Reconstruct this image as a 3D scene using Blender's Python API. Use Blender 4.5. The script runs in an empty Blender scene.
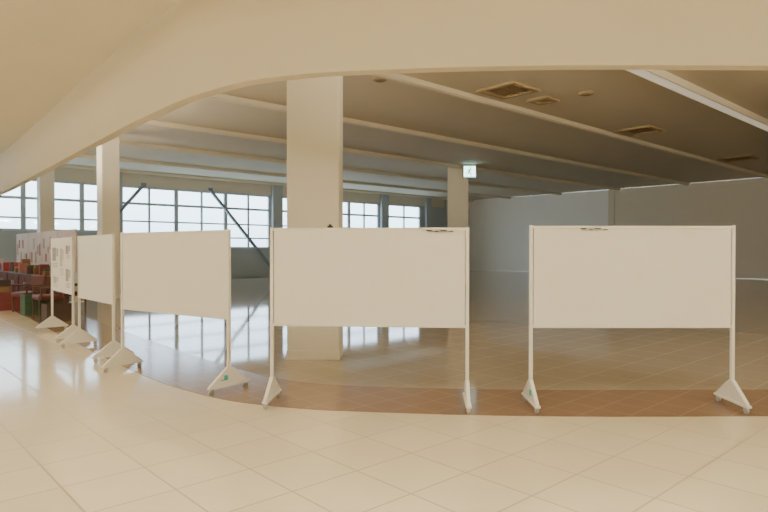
import bpy, bmesh, math, random
from mathutils import Vector, Matrix
random.seed(4)
COL = bpy.context.scene.collection
PITCH_H = 1.44
U = Vector((.738,.674,0)).normalized(); V = Vector((-U.y,U.x,0))
GA = math.atan2(U.y,U.x)
def uv(u,v,z=0): return U*u+V*v+Vector((0,0,z))

# ---------------- materials
def mat(name, col, rough=.5, metal=0, emit=None, es=0, noise=0, nscale=5, spec=.5):
    m=bpy.data.materials.new(name); m.use_nodes=True
    nt=m.node_tree; b=nt.nodes['Principled BSDF']
    b.inputs['Base Color'].default_value=(*col,1)
    b.inputs['Roughness'].default_value=rough
    b.inputs['Metallic'].default_value=metal
    b.inputs['Specular IOR Level'].default_value=spec
    if emit:
        b.inputs['Emission Color'].default_value=(*emit,1); b.inputs['Emission Strength'].default_value=es
    if noise:
        tc=nt.nodes.new('ShaderNodeTexCoord'); n=nt.nodes.new('ShaderNodeTexNoise')
        n.inputs['Scale'].default_value=nscale; n.inputs['Detail'].default_value=4
        r=nt.nodes.new('ShaderNodeMapRange')
        r.inputs['To Min'].default_value=1-noise; r.inputs['To Max'].default_value=1+noise
        h=nt.nodes.new('ShaderNodeVectorMath'); h.operation='SCALE'; h.inputs[0].default_value=col
        nt.links.new(tc.outputs['Object'],n.inputs['Vector']); nt.links.new(n.outputs['Fac'],r.inputs['Value'])
        nt.links.new(r.outputs['Result'],h.inputs['Scale']); nt.links.new(h.outputs[0],b.inputs['Base Color'])
    return m
def tile_mat(name,c1,c2,grout,size,rough,mortar=.004,spec=.5):
    m=bpy.data.materials.new(name); m.use_nodes=True
    nt=m.node_tree; b=nt.nodes['Principled BSDF']; b.inputs['Specular IOR Level'].default_value=spec
    tc=nt.nodes.new('ShaderNodeTexCoord'); mp=nt.nodes.new('ShaderNodeMapping')
    mp.inputs['Rotation'].default_value=(0,0,-GA)
    br=nt.nodes.new('ShaderNodeTexBrick'); br.offset=0; br.squash=1
    br.inputs['Scale'].default_value=1
    br.inputs['Brick Width'].default_value=size; br.inputs['Row Height'].default_value=size
    br.inputs['Mortar Size'].default_value=mortar; br.inputs['Mortar Smooth'].default_value=.3
    br.inputs['Color1'].default_value=(*c1,1); br.inputs['Color2'].default_value=(*c2,1); br.inputs['Mortar'].default_value=(*grout,1)
    nz=nt.nodes.new('ShaderNodeTexNoise'); nz.inputs['Scale'].default_value=2.5; nz.inputs['Detail'].default_value=6
    mr=nt.nodes.new('ShaderNodeMapRange'); mr.inputs['To Min'].default_value=.95; mr.inputs['To Max'].default_value=1.05
    sc=nt.nodes.new('ShaderNodeVectorMath'); sc.operation='SCALE'
    L=nt.links.new
    L(tc.outputs['Object'],mp.inputs['Vector']); L(mp.outputs[0],br.inputs['Vector']); L(mp.outputs[0],nz.inputs['Vector'])
    L(nz.outputs['Fac'],mr.inputs['Value']); L(br.outputs['Color'],sc.inputs[0]); L(mr.outputs[0],sc.inputs['Scale'])
    L(sc.outputs[0],b.inputs['Base Color'])
    rr=nt.nodes.new('ShaderNodeMapRange'); rr.inputs['To Min'].default_value=rough; rr.inputs['To Max'].default_value=.35
    L(br.outputs['Fac'],rr.inputs['Value']); L(rr.outputs[0],b.inputs['Roughness'])
    return m
M_wall=mat('wall_cream_paint',(.82,.77,.66),.75,noise=.02,nscale=1.2)
M_bulk=mat('bulkhead_cream_paint',(.86,.80,.66),.7,noise=.02,nscale=.8)
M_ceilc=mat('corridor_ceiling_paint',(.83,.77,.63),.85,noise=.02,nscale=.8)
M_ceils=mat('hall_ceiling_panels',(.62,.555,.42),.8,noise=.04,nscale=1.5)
M_rwall=mat('hall_wall_paint',(.72,.65,.52),.7,noise=.03,nscale=.6)
M_rwall_lit=mat('hall_wall_daylit',(.90,.88,.83),.7,noise=.02,nscale=.6)  # paler copy of the hall wall, window daylight put into the colour
M_col=mat('column_paint',(.84,.80,.69),.6,noise=.02,nscale=2)
M_colw=mat('beam_paint',(.68,.62,.48),.7)
M_floorc=tile_mat('corridor_tiles',(.79,.70,.51),(.755,.665,.48),(.42,.33,.21),.5,.10,.007,.4)
M_floors=tile_mat('hall_tiles',(.44,.365,.275),(.43,.357,.268),(.405,.335,.25),.5,.055,.003,.4)
M_strip=tile_mat('border_tiles',(.30,.20,.13),(.295,.197,.128),(.28,.19,.12),.3,.14,.002,.25)
M_board=mat('board_panel_white',(.85,.84,.76),.5,noise=.02,nscale=6)
M_frame=mat('frame_white_enamel',(.85,.84,.78),.4)
M_alu=mat('grey_metal',(.55,.55,.54),.35,.6)
M_green=mat('teal_brake_tab',(.05,.45,.38),.4)
M_black=mat('black_plastic',(.02,.02,.02),.4)
M_win=mat('window_frame_paint',(.50,.57,.62),.5)
M_steel=mat('brace_steel_paint',(.22,.25,.28),.5)
M_sill=mat('sill_wall_blue_grey',(.40,.44,.46),.7,noise=.03,nscale=1)
M_lint=mat('upper_wall_cream',(.66,.61,.50),.7,noise=.03,nscale=1)
M_rust=mat('vent_brown',(.42,.32,.18),.7,noise=.15,nscale=8)
M_rust2=mat('vent_dark',(.30,.21,.11),.8)
M_brown=mat('chair_dark_wood',(.10,.045,.03),.4,noise=.1,nscale=9)
M_redv=mat('chair_red_vinyl',(.13,.035,.03),.45)
M_lamp=mat('lamp_diffuser',(1,1,1),.5,emit=(1,.87,.67),es=27)
M_glow_strip=mat('bright_strip_white',(.95,.92,.82),.5,emit=(1,.90,.72),es=.32)
def glass():
    m=bpy.data.materials.new('window_glass'); m.use_nodes=True; nt=m.node_tree
    nt.nodes.clear(); o=nt.nodes.new('ShaderNodeOutputMaterial'); t=nt.nodes.new('ShaderNodeBsdfTransparent')
    g=nt.nodes.new('ShaderNodeBsdfGlossy'); g.inputs['Roughness'].default_value=.03; x=nt.nodes.new('ShaderNodeMixShader')
    t.inputs[0].default_value=(.92,.97,1,1); x.inputs[0].default_value=.06
    nt.links.new(t.outputs[0],x.inputs[1]); nt.links.new(g.outputs[0],x.inputs[2]); nt.links.new(x.outputs[0],o.inputs[0]); return m
M_glass=glass()

# ---------------- mesh helpers
def box(bm,c,s,rot=None):
    r=bmesh.ops.create_cube(bm,size=1)
    M=Matrix.Translation(c)@(rot if rot else Matrix())@Matrix.Diagonal((*s,1))
    bmesh.ops.transform(bm,matrix=M,verts=r['verts']); return r['verts']
def cyl(bm,c,r,h,axis='Z',seg=20,r2=None):
    q=bmesh.ops.create_cone(bm,cap_ends=True,segments=seg,radius1=r,radius2=r if r2 is None else r2,depth=h)
    R={'Z':Matrix(),'X':Matrix.Rotation(math.pi/2,4,'Y'),'Y':Matrix.Rotation(math.pi/2,4,'X')}[axis]
    bmesh.ops.transform(bm,matrix=Matrix.Translation(c)@R,verts=q['verts'])
def bar(bm,a,b,w,d):
    a=Vector(a);b=Vector(b);dd=b-a
    R=dd.to_track_quat('Z','Y').to_matrix().to_4x4()
    box(bm,(a+b)/2,(w,d,dd.length),R)
def mk(name,bm,m,parent=None,loc=(0,0,0),rz=0,bev=0,mods=None,**props):
    bmesh.ops.recalc_face_normals(bm,faces=bm.faces)
    me=bpy.data.meshes.new(name); bm.to_mesh(me); bm.free()
    for mm in (m if isinstance(m,list) else [m]): me.materials.append(mm)
    o=bpy.data.objects.new(name,me); COL.objects.link(o)
    o.location=loc; o.rotation_euler=(0,0,rz)
    if parent: o.parent=parent
    if bev:
        b=o.modifiers.new('bevel','BEVEL'); b.width=bev; b.segments=2; b.limit_method='ANGLE'
    for k,v in props.items(): o[k]=v
    return o
def empty(name,loc,rz=0,**props):
    o=bpy.data.objects.new(name,None); o.empty_display_size=.1; COL.objects.link(o); o.location=loc; o.rotation_euler=(0,0,rz)
    for k,v in props.items(): o[k]=v
    return o

# ---------------- room shell
H_C=4.2; H_S=5.0; H_B=3.1
key=[(40.5,5.42),(20,5.42),(8,5.42),(3.5,5.42),(1.32,5.42),(.15,5.52),(-.80,5.69),(-1.35,5.92),(-1.97,6.4),(-2.95,7.45),(-4.4,9.2),(-6.76,12.1),(-10.9,17.15),(-15.98,23.0)]
def cr(P,n=8):
    out=[]
    for i in range(len(P)-1):
        p1,p2=Vector(P[i]),Vector(P[i+1]); p0=Vector(P[i-1]) if i else p1*2-p2; p3=Vector(P[i+2]) if i+2<len(P) else p2*2-p1
        for k in range(n):
            t=k/n
            d0=(p1-p0).length;d1=(p2-p1).length;d2=(p3-p2).length
            m1=((p2-p1)/d1*d0+(p1-p0)/d0*d1)/(d0+d1)*d1
            m2=((p3-p2)/d2*d1+(p2-p1)/d1*d2)/(d1+d2)*d1
            out.append((2*t**3-3*t**2+1)*p1+(t**3-2*t**2+t)*m1+(-2*t**3+3*t**2)*p2+(t**3-t**2)*m2)
    out.append(Vector(P[-1])); return out
C=cr(key)
def offs(d):
    o=[]
    for i,p in enumerate(C):
        t=(C[min(i+1,len(C)-1)]-C[max(i-1,0)]).normalized()
        n=Vector((t.y,-t.x))
        o.append(p+n*d)
    return o
def poly(name,pts,z,m,**pr):
    bm=bmesh.new(); vs=[bm.verts.new((p[0],p[1],z)) for p in pts]
    f=bm.faces.new(vs); bmesh.ops.triangulate(bm,faces=[f])
    return mk(name,bm,m,**pr)
cor=[(-3.56,-5),(40.5,-5)]+[tuple(p) for p in C]+[tuple(uv(-6,27.7)[:2])]
sto=[tuple(p) for p in C]+[tuple(uv(33.6,27.7)[:2])]
S=dict(kind='structure')
poly('floor',cor,0,M_floorc,label='glossy cream corridor floor tiles laid diagonally',**S)
poly('floor.001',sto,0,M_floors,label='glossy grey-tan tiled floor of the empty hall',**S)
poly('ceiling',cor,H_C,M_ceilc,label='smooth cream corridor ceiling',**S)
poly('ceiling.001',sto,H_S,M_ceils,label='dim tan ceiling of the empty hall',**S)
def ribbon(name,d0,d1,z0,z1,m,**pr):
    A=offs(d0);B=offs(d1); bm=bmesh.new()
    ring=[]
    for a,b in zip(A,B):
        ring.append([bm.verts.new((a.x,a.y,z0)),bm.verts.new((b.x,b.y,z0)),bm.verts.new((b.x,b.y,z1)),bm.verts.new((a.x,a.y,z1))])
    for r,s in zip(ring,ring[1:]):
        for k in range(4): bm.faces.new((r[k],r[(k+1)%4],s[(k+1)%4],s[k]))
    bm.faces.new(ring[0]); bm.faces.new(ring[-1][::-1])
    return mk(name,bm,m,**pr)
bk=ribbon('wall_bulkhead',0,.14,H_B,H_S,M_bulk,label='curved cream bulkhead above the hall opening',**S)
for p in bk.data.polygons: p.use_smooth=abs(p.normal.z)<.1
ribbon('trim_1',-.24,.74,0.0005,.004,M_strip,label='muted brown curved tile border in the floor',**S)

def wallseg(name,a,b,h,m,t=.2,out=1,**pr):
    a=Vector((a[0],a[1],0));b=Vector((b[0],b[1],0)); d=(b-a); n=Vector((-d.y,d.x,0)).normalized()*t*out
    bm=bmesh.new(); v=[bm.verts.new(p) for p in (a,b,b+n,a+n)]
    f=bm.faces.new(v); r=bmesh.ops.extrude_face_region(bm,geom=[f])
    bmesh.ops.translate(bm,vec=(0,0,h),verts=[x for x in r['geom'] if isinstance(x,bmesh.types.BMVert)])
    return mk(name,bm,m,**pr)
wallseg('wall_right',uv(33.6,17.1),(40.5,5.42),H_S,M_rwall,out=1,label='plain beige wall of the hall',**S)
wallseg('wall_right_daylit',uv(33.6,27.7),uv(33.6,17.1),H_S,M_rwall_lit,out=1,label='plain wall section of the hall, painted paler for daylight near the windows',**S)
wallseg('wall_right_corridor',(40.5,5.42),(40.5,-5),H_C,M_wall,out=1,label='cream corridor end wall',**S)
wallseg('wall_rear',(40.5,-5),(-3.56,-5),H_C,M_wall,out=1,label='cream corridor wall',**S)
wallseg('wall_left',(-3.56,-5),uv(-6,27.7),H_C,M_wall,out=1,label='cream corridor side wall',**S)

Z1=4.35
bays=[(-5.6,.5,2.3),(1.2,8.9,2.2),(9.4,17.1,1.5),(17.8,24.9,1.5),(25.6,28.6,1.5)]
bm=bmesh.new()
ww=40.2; c0=(-6.3+33.9)/2
box(bm,(c0,27.8,.45),(ww,.2,.9))
edges=[-6.3]+[e for b in bays for e in b[:2]]+[33.9]
for i in range(0,len(edges),2):
    a,b=edges[i],edges[i+1]; box(bm,((a+b)/2,27.8,(.9+Z1)/2),(b-a,.2,Z1-.9))
for a,b,z in bays:
    box(bm,((a+b)/2,27.8,(.9+z)/2),(b-a,.2,z-.9))
mk('wall_back',bm,M_sill,rz=GA,label='blue grey outer wall with a long window band',**S)
bm=bmesh.new(); box(bm,(c0,27.8,(Z1+H_S)/2),(ww,.2,H_S-Z1))
mk('wall_back_upper',bm,M_lint,rz=GA,label='cream wall strip above the window band',**S)
for i,(a,b,Z0) in enumerate(bays):
    e=empty('window_%d'%(i+1),uv((a+b)/2,27.78),GA,label='wide blue-grey framed window band with grid of panes, bright daylight',**S)
    w=b-a; bm=bmesh.new(); f=.10
    for x in (-w/2+f/2,w/2-f/2): box(bm,(x,0,(Z0+Z1)/2),(f,.1,Z1-Z0))
    for z in (Z0+f/2,Z1-f/2): box(bm,(0,0,z),(w,.1,f))
    n=max(2,round(w/(1.28 if i>1 else 1.1)))
    for k in range(1,n): box(bm,(-w/2+w*k/n,0,(Z0+Z1)/2),(.18 if k%2==0 else .09,.09,Z1-Z0))
    for z in (2.05,2.75,3.55):
        if z>Z0+.3: box(bm,(0,0,z),(w,.085,.07 if z!=3.55 else .11))
    mk('frame',bm,M_win,parent=e)
    bm=bmesh.new(); box(bm,(0,0,(Z0+Z1)/2),(w-.02,.008,Z1-Z0-.02)); mk('glass',bm,M_glass,parent=e)

for i,(u,v,w) in enumerate([(.85,27.6,.6),(9.15,27.6,.45),(17.45,27.6,.6),(25.25,27.6,.6),(29.2,27.6,.5),(31.2,27.6,.5),(33.57,17,.35)]):
    bm=bmesh.new(); box(bm,(0,0,H_S/2),(w if v>27 else .06,.2 if v>27 else w,H_S))
    mk('trim_%d'%(i+2),bm,M_sill if v>27 else M_rwall,loc=uv(u,v),rz=GA,bev=.01,label='flat wall pilaster',**S)

# ---------------- columns
def column(px,z,w,lab,rz=0):
    x=(px-384)/600*z
    e=empty('column',(x,z,0),rz,label=lab,category='column',group='square hall columns')
    bm=bmesh.new(); box(bm,(0,0,H_S/2),(w,w,H_S)); mk('shaft',bm,M_col,parent=e,bev=.02)
    bm=bmesh.new(); box(bm,(0,0,.06),(w+.01,w+.01,.12)); mk('baseboard',bm,M_col,parent=e,bev=.004)
column(316,8.2,.69,'thick square cream column standing behind the display boards')
column(108.5,17.9,.50,'square beige column in front of the window band',GA)
column(46,22.8,.50,'square beige column beside the far windows',GA)
column(458,26,.88,'square cream column beside the hanging exit sign',-.13)

# ---------------- ceiling beams
for i,v in enumerate([1.3,5.2,8.85,12.7,16.5,20.3,24.1,27.3]):
    u0=3.3
    for k in range(0,340):
        uu=k*.1; p=uv(uu,v)
        q=min(C,key=lambda c:(c-Vector((p.x,p.y))).length); j=C.index(q)
        t=(C[min(j+1,len(C)-1)]-C[max(j-1,0)]).normalized(); nn=Vector((t.y,-t.x))
        if (Vector((p.x,p.y))-q).dot(nn)>.45: u0=uu; break
    L=33.5-u0
    if i==1:  # one strip in the beam row, given a weak glow to look brighter
        e=empty('bright_ceiling_strip',uv((u0+33.5)/2,v,H_S),GA,label='long bright cream strip with a weak glow across the hall ceiling',category='ceiling light')
        bm=bmesh.new()
        for q in (-1,1): box(bm,(0,q*.13,-.08),(L,.03,.16))
        box(bm,(0,0,-.03),(L,.23,.06)); mk('housing',bm,M_colw,parent=e)
        bm=bmesh.new(); box(bm,(0,0,-.115),(L,.225,.09)); mk('diffuser',bm,M_glow_strip,parent=e)
        continue
    bm=bmesh.new(); box(bm,(0,0,-.055),(L,.18,.11)); box(bm,(0,0,-.12),(L,.11,.02))
    mk('ceiling_beam',bm,M_colw,loc=uv((u0+33.5)/2,v,H_S),rz=GA,bev=.008,
       label='long cream ceiling beam crossing the hall ceiling',category='beam',group='hall ceiling beams')

# ---------------- added fill lights, hidden behind the bulkhead to brighten the hall
def hall_fill(p,d,L,power,col=(1,.87,.66),tilt=48):
    rz=math.atan2(d[1],d[0])-math.pi/2
    e=empty('hall_fill_light',(p[0],p[1],3.75),rz,label='added unseen fill light behind the bulkhead, hall side',category='added fill light',group='added hall fill lights')
    bm=bmesh.new(); box(bm,(0,.12,-.02),(L,.22,.03)); box(bm,(0,.225,.02),(L,.02,.06)); box(bm,(0,.015,.05),(L,.02,.12))
    mk('trough',bm,M_frame,parent=e)
    ld=bpy.data.lights.new('lamp','AREA'); ld.shape='RECTANGLE'; ld.size=L-.1; ld.size_y=.16; ld.energy=power; ld.color=col
    lo=bpy.data.objects.new('lamp',ld); COL.objects.link(lo); lo.parent=e; lo.location=(0,.12,.09)
    lo.rotation_euler=(math.radians(180-tilt),0,0)
I=offs(.15)
def at(x):
    i=min(range(len(C)),key=lambda k:abs(I[k].x-x)); t=(C[min(i+1,len(C)-1)]-C[max(i-1,0)]).normalized(); return I[i],(t.y,-t.x)
for x,pw in ((22,230),(14,220),(8,210),(3.0,210)): 
    p,d=at(x); hall_fill(p,d,3.6,pw)
for x in (-3.9,-7.5,-10.9):
    p,d=at(x); hall_fill(p,d,2.6,160)

# ---------------- window braces
def brace(u0,h0,u1,h1):
    bm=bmesh.new(); a=Vector((u0,27.15,h0)); b=Vector((u1,27.15,h1)); bar(bm,a,b,.16,.12)
    for p in (a,b): box(bm,p,(.22,.10,.2))
    mk('steel_brace',bm,M_steel,rz=GA,bev=.01,label='grey diagonal steel brace across the windows',category='brace',group='diagonal window braces')
brace(13.4,4.35,16.9,.45); brace(10.2,4.35,6.9,.45)

# ---------------- display boards
def board(name,L,R,lab,marks=None,green=None,top=1.645):
    L=Vector((*L,0));R=Vector((*R,0)); c=(L+R)/2; d=R-L; W=d.length; rz=math.atan2(d.y,d.x)
    e=empty(name,c,rz,label=lab,category='display board',group='free-standing white display boards')
    z0=.73
    bm=bmesh.new(); box(bm,(0,0,(z0+top)/2),(W-.045,.022,top-z0-.03)); mk('panel',bm,M_board,parent=e,bev=.002)
    for zz in (top-.012,z0+.012):
        bm=bmesh.new(); box(bm,(0,0,zz),(W-.030,.034,.024)); mk('rail',bm,M_frame,parent=e,bev=.003)
    for s in (-1,1):
        bm=bmesh.new(); box(bm,(s*W/2,0,(top-.002+.09)/2+.002),(.030,.034,top-.002-.09)); box(bm,(s*W/2,0,top+.002),(.032,.036,.006))
        mk('post',bm,M_frame,parent=e,bev=.004)
        bm=bmesh.new()
        x=s*W/2
        pts=[(-.25,.06),(-.25,.085),(-.03,.25),(.03,.25),(.25,.085),(.25,.06)]
        va=[bm.verts.new((x-.012,p[0],p[1])) for p in pts]; vb=[bm.verts.new((x+.012,p[0],p[1])) for p in pts]
        bm.faces.new(va); bm.faces.new(vb[::-1])
        for k in range(6): bm.faces.new((va[k],vb[k],vb[(k+1)%6],va[(k+1)%6]))
        box(bm,(x,0,.068),(.05,.52,.022)); bar(bm,(x,-.24,.085),(x,-.02,.25),.034,.014); bar(bm,(x,.24,.085),(x,.02,.25),.034,.014)
        ft=mk('foot',bm,M_frame,parent=e,bev=.003)
        for q in (-1,1):
            bm=bmesh.new(); cyl(bm,(x,q*.22,.026),.026,.022,'X')
            mk('caster_wheel',bm,M_alu,parent=ft)
            bm=bmesh.new()
            for w in (-1,1): box(bm,(x+w*.016,q*.22,.04),(.004,.03,.04))
            box(bm,(x,q*.22,.058),(.036,.034,.006)); mk('caster_fork',bm,M_alu,parent=ft)
        if green==s:
            bm=bmesh.new(); box(bm,(x,-.05,.15),(.042,.045,.05)); box(bm,(x,-.09,.13),(.03,.05,.012)); mk('brake_tab',bm,M_green,parent=ft,bev=.004,label='teal plastic tab')
    if marks is not None:
        bm=bmesh.new(); x=marks
        for k,(dx,w) in enumerate([(-.10,.05),(-.03,.03),(.03,.06),(.10,.04)]):
            box(bm,(x+dx,-.021,top-.026-.010*(k%2)),(w,.008,.008))
        box(bm,(x,-.020,top-.038),(.22,.004,.003))
        mk('clip_strip',bm,M_black,parent=e,label='small black clips on the top edge')
    return e
bA=board('display_board',(1.34,5.47),(3.18,5.47),'white display board on wheeled feet, teal tab on one foot',marks=-.35,green=-1,top=1.66)
bB=board('display_board.001',(-1.05,5.62),(.76,5.47),'white display board standing in front of the thick column',marks=.66,green=None)
bC=board('display_board.002',(-3.14,7.2),(-1.58,6.1),'white display board turned at an angle along the curved border',green=1)
bD=board('display_board.003',(-4.55,8.95),(-3.52,7.8),'white display board seen at a steep angle, empty panel')
bE=board('display_board.004',(-5.95,10.75),(-4.9,9.45),'display board covered with pinned grey drawings and notices')
bm=bmesh.new(); box(bm,(0,0,.010),(.05,.026,.018)); cyl(bm,(0,0,.022),.012,.024,'X',14)
mk('binder_clip',bm,M_black,loc=(-.50,5.574,1.646),bev=.003,label='small black clip on top edge of a display board',category='clip')
M_paper=mat('poster_paper',(.84,.83,.78),.7)
M_grey=mat('poster_grey',(.34,.34,.32),.7,noise=.5,nscale=14)
M_grey2=mat('poster_light_grey',(.55,.52,.47),.7,noise=.4,nscale=11)
for k,(x,z,w,h) in enumerate([(-.46,1.33,.62,.46),(.08,1.27,.36,.60),(.55,1.42,.40,.28),(-.42,.90,.50,.24),(.55,1.0,.42,.40)]):
    e=empty('poster',(0,0,0),0,label='paper notice with grey drawing pinned on the display board',category='poster',group='notices on the display board')
    e.location=bE.matrix_basis@Vector((x,-.014,z)); e.rotation_euler=bE.rotation_euler
    bm=bmesh.new(); box(bm,(0,0,0),(w,.003,h)); mk('sheet',bm,M_paper,parent=e)
    bm=bmesh.new()
    box(bm,(-w*.12,-.003,h*.08),(w*.5,.002,h*.5)); 
    for r in range(3): box(bm,(0,-.003,-h*(.26+.07*r)),(w*(.8-.1*r),.002,h*.025))
    box(bm,(w*.3,-.003,h*.15),(w*.18,.002,h*.3))
    mk('drawing',bm,M_grey if k%2==0 else M_grey2,parent=e)

# ---------------- exit sign
M_sw=mat('sign_white',(.8,.95,.98),.4,emit=(.65,.95,1),es=5)
M_sg=mat('sign_green',(.02,.4,.3),.4,emit=(.05,.65,.45),es=1.2)
e=empty('exit_sign',(3.56,25.0,4.70),0,label='small lit white and green emergency exit sign with running figure',category='exit sign')
bm=bmesh.new(); box(bm,(0,0,0),(.52,.10,.52)); mk('housing',bm,M_frame,parent=e,bev=.01)
bm=bmesh.new(); box(bm,(0,-.053,0),(.48,.006,.48)); mk('sign_face',bm,M_sw,parent=e)
bm=bmesh.new(); Y=-.059
box(bm,(0,Y,.225),(.48,.004,.03));box(bm,(0,Y,-.225),(.48,.004,.03))
cyl(bm,(.03,Y,.145),.036,.004,'Y',18)
for a,b,w in [((.01,.10),(-.03,-.02),.07),((-.03,-.02),(.06,-.09),.045),((.06,-.09),(.04,-.18),.04),((-.03,-.02),(-.09,-.10),.045),((-.09,-.10),(-.17,-.10),.035),((.01,.09),(.09,.04),.03),((.09,.04),(.14,.08),.028),((.0,.09),(-.09,.07),.03),((-.09,.07),(-.11,.0),.028)]:
    bar(bm,(a[0],Y,a[1]),(b[0],Y,b[1]),.004,w)
mk('running_figure',bm,M_sg,parent=e)
for x in (-.15,.15): 
    bm=bmesh.new(); cyl(bm,(x,0,.28),.01,.04,seg=10); mk('hanger_rod',bm,M_alu,parent=e)

# ---------------- ceiling vents
def vent(px,py,s,lab,rnd=False):
    z=(H_S-PITCH_H)*600/(250-py); x=(px-384)/600*z
    e=empty('ceiling_vent',(x,z,H_S),GA,label=lab,category='ceiling vent',group='brown ceiling vents')
    bm=bmesh.new()
    if rnd:
        cyl(bm,(0,0,-.02),s/2,.04,seg=32); mk('ring',bm,M_rust,parent=e,bev=.008)
        bm=bmesh.new(); cyl(bm,(0,0,-.048),s*.33,.016,seg=32); mk('grille',bm,M_rust2,parent=e)
    else:
        for q in (-1,1):
            box(bm,(q*(s/2-.06),0,-.025),(.12,s,.05)); box(bm,(0,q*(s/2-.06),-.025),(s-.24,.12,.05))
        mk('frame',bm,M_rust,parent=e,bev=.008)
        bm=bmesh.new(); n=7
        for k in range(n): box(bm,(0,-s/2+.12+(s-.24)*(k+.5)/n,-.02),(s-.24,.05,.02),Matrix.Rotation(.5,4,'X'))
        box(bm,(0,0,-.004),(s-.24,s-.24,.006)); mk('grille',bm,M_rust2,parent=e)
vent(508,90,1.0,'square brown slatted ceiling vent'); vent(543,100,.55,'small square brown ceiling vent'); vent(586,93,.33,'small round brown ceiling vent',True)
vent(640,130,1.0,'square brown slatted ceiling vent'); vent(738,158,1.2,'square brown slatted ceiling vent'); vent(380,79,.3,'small round brown ceiling vent',True)

# ---------------- corridor ceiling lights (outside the frame)
def lamp(x,y,rz,s=1.2):
    e=empty('ceiling_light',(x,y,H_C),rz,label='square recessed warm corridor ceiling light',category='ceiling light',group='corridor ceiling lights')
    bm=bmesh.new()
    for q in (-1,1): box(bm,(q*(s/2+.03),0,-.03),(.06,s+.12,.06)); box(bm,(0,q*(s/2+.03),-.03),(s,.06,.06))
    mk('housing',bm,M_frame,parent=e)
    bm=bmesh.new(); box(bm,(0,0,-.03),(s,s,.02)); mk('diffuser',bm,M_lamp,parent=e)
for x,y in [(-2,1.2),(1.2,1.2),(4.4,1.2),(7.6,1.2),(12,1.2),(17,1.2)]: lamp(x,y,0)
for v in (6.5,10.5,14.5,19): 
    p=uv(-1.5,v); lamp(p.x,p.y,GA)

# ---------------- far end of the border : chairs, cabinets, goods, panels
def chair(loc,rz,lab):
    e=empty('chair',loc,rz,label=lab,category='chair',group='chairs at the far end of the border')
    bm=bmesh.new(); box(bm,(0,0,.42),(.5,.5,.10)); mk('seat',bm,M_redv,parent=e,bev=.03)
    bm=bmesh.new(); box(bm,(0,.24,.66),(.48,.06,.36),Matrix.Rotation(-.12,4,'X')); mk('backrest',bm,M_redv,parent=e,bev=.025)
    for x in (-.22,.22):
        for y in (-.22,.22):
            bm=bmesh.new(); h=.37
            cyl(bm,(x,y,h/2),.018,h,seg=12,r2=.024); mk('leg',bm,M_brown,parent=e)
        bm=bmesh.new(); box(bm,(x*1.16,0,.62),(.05,.46,.035)); box(bm,(x*1.16,-.2,.5),(.04,.04,.22)); mk('armrest',bm,M_brown,parent=e,bev=.01)
for u,v,a in ((3.4,14.6,1.5),(4.1,15.4,1.5),(3.3,15.9,1.2)):
    chair(uv(u,v),GA-a,'dark red armchair with brown wooden legs')
cols=[(.34,.05,.05),(.40,.16,.13),(.42,.33,.27),(.22,.05,.05),(.22,.12,.05),(.05,.11,.06),(.55,.48,.42),(.08,.05,.04)]
Ms=[mat('carton_%d'%i,c,.6) for i,c in enumerate(cols)]
M_dk=mat('cabinet_dark_red_wood',(.12,.045,.03),.45,noise=.15,nscale=6)
for v in (17.3,18.85,20.4,21.95,23.5):
    e=empty('low_cabinet',uv(4.1,v),GA+math.pi/2,label='low dark red-brown cabinet crowded with coloured boxes',category='cabinet',group='low cabinets along the border')
    bm=bmesh.new(); box(bm,(0,0,.40),(1.45,.5,.68)); mk('body',bm,M_dk,parent=e,bev=.005)
    bm=bmesh.new(); box(bm,(0,0,.76),(1.5,.56,.035)); mk('top',bm,M_brown,parent=e,bev=.008)
    bm=bmesh.new(); box(bm,(0,0,.03),(1.35,.42,.06)); mk('plinth',bm,M_brown,parent=e)
    for x in (-.36,.36):
        bm=bmesh.new(); box(bm,(x,.258,.40),(.68,.016,.60)); d=mk('door',bm,M_redv,parent=e,bev=.003)
        bm=bmesh.new(); box(bm,(x*.25,.275,.5),(.02,.02,.12)); mk('handle',bm,M_alu,parent=d)
    x=-.7
    while x<.55:
        w=random.uniform(.12,.22);h=random.uniform(.10,.40)
        bm=bmesh.new(); box(bm,(0,0,h/2),(w,.22,h)); box(bm,(0,.111,h*.6),(w*.7,.004,h*.3))
        p=uv(4.1,v)+Matrix.Rotation(GA+math.pi/2,4,'Z')@Vector((x+w/2,random.uniform(-.1,.10),.778))
        mk('carton',bm,random.choice(Ms),loc=p,rz=GA+math.pi/2,bev=.004,label='small coloured carton standing on a low cabinet',category='box',group='cartons on the low cabinets')
        x+=w+.02
lm={0:'red',1:'dusty red',2:'beige',3:'dark red',4:'brown',5:'green',7:'dark brown'}
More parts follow.
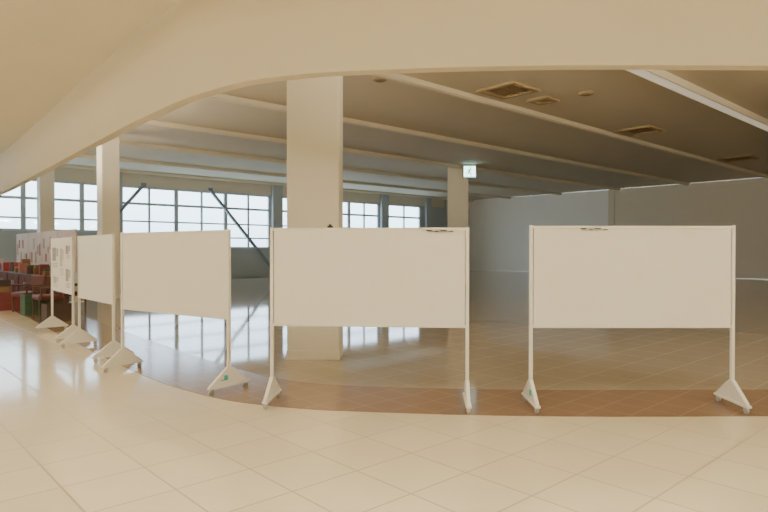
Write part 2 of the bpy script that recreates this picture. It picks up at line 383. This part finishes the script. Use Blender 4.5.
for u,v,k,s in ((3.3,15.25,5,1.3),(3.1,16.8,3,1.2),(3.0,17.6,4,1.5),(3.15,18.4,7,1.9),(2.95,19.3,5,1.2),(3.1,20.2,3,1.6),(2.95,21.2,3,1.4),(3.1,22.2,7,1.8),(3.35,13.6,7,1.0)):
    h=.34*s; bm=bmesh.new(); box(bm,(0,0,.01),(.5,.44,.02))
    for q in (-1,1): box(bm,(q*.24,0,h/2),(.02,.44,h)); box(bm,(0,q*.21,h/2),(.46,.02,h))
    for q in (.33,.66):
        for r in (-1,1): box(bm,(0,r*.225,h*q),(.5,.012,.03))
    mk('crate',bm,Ms[k],loc=uv(u,v),rz=GA+(.0 if v<16 else random.uniform(-.3,.3)),bev=.004,label='open %s storage crate on the floor by dark cabinets'%lm[k],category='crate',group='crates beside the cabinets')
M_pink=mat('panel_pale_pink',(.72,.58,.51),.6,noise=.12,nscale=4); M_red=mat('panel_red',(.45,.15,.13),.6)
for v in (18.85,20.7,22.55,24.4):
    e=empty('shop_panel',uv(4.9,v),GA-math.pi/2,label='pale pink shop display panel with small red notices',category='display panel',group='pale shop panels')
    bm=bmesh.new(); box(bm,(0,0,1.42),(1.8,.04,1.2)); mk('panel',bm,M_pink,parent=e,bev=.004)
    for k in range(6):
        bm=bmesh.new(); hh=random.uniform(.2,.42); box(bm,(-.68+.27*k,-.024,random.choice((1.2,1.45,1.65))),(random.uniform(.14,.22),.008,hh))
        mk('notice',bm,random.choice([M_red,M_red,Ms[6],Ms[2]]),parent=e)
    for x in (-.85,.85):
        bm=bmesh.new(); box(bm,(x,0,.43),(.05,.05,.82)); box(bm,(x,0,.01),(.05,.5,.02)); mk('leg',bm,M_frame,parent=e)

# ---------------- world, camera
w=bpy.data.worlds.new('World'); bpy.context.scene.world=w; w.use_nodes=True
nt=w.node_tree; bg=nt.nodes['Background']
tc=nt.nodes.new('ShaderNodeTexCoord'); sx=nt.nodes.new('ShaderNodeSeparateXYZ'); cr_=nt.nodes.new('ShaderNodeValToRGB')
cr_.color_ramp.elements[0].position=.0; cr_.color_ramp.elements[0].color=(.55,.66,.74,1)
cr_.color_ramp.elements[1].position=.08; cr_.color_ramp.elements[1].color=(.76,.90,1,1)
nt.links.new(tc.outputs['Generated'],sx.inputs[0]); nt.links.new(sx.outputs['Z'],cr_.inputs[0]); nt.links.new(cr_.outputs[0],bg.inputs[0])
bg.inputs[1].default_value=7.0
cam=bpy.data.cameras.new('camera'); co=bpy.data.objects.new('camera',cam); COL.objects.link(co)
cam.sensor_width=36; cam.lens=36*600/768; co.location=(0,0,PITCH_H)
co.rotation_euler=(math.radians(90)-math.atan(6/600),0,0); cam.clip_end=300
bpy.context.scene.camera=co
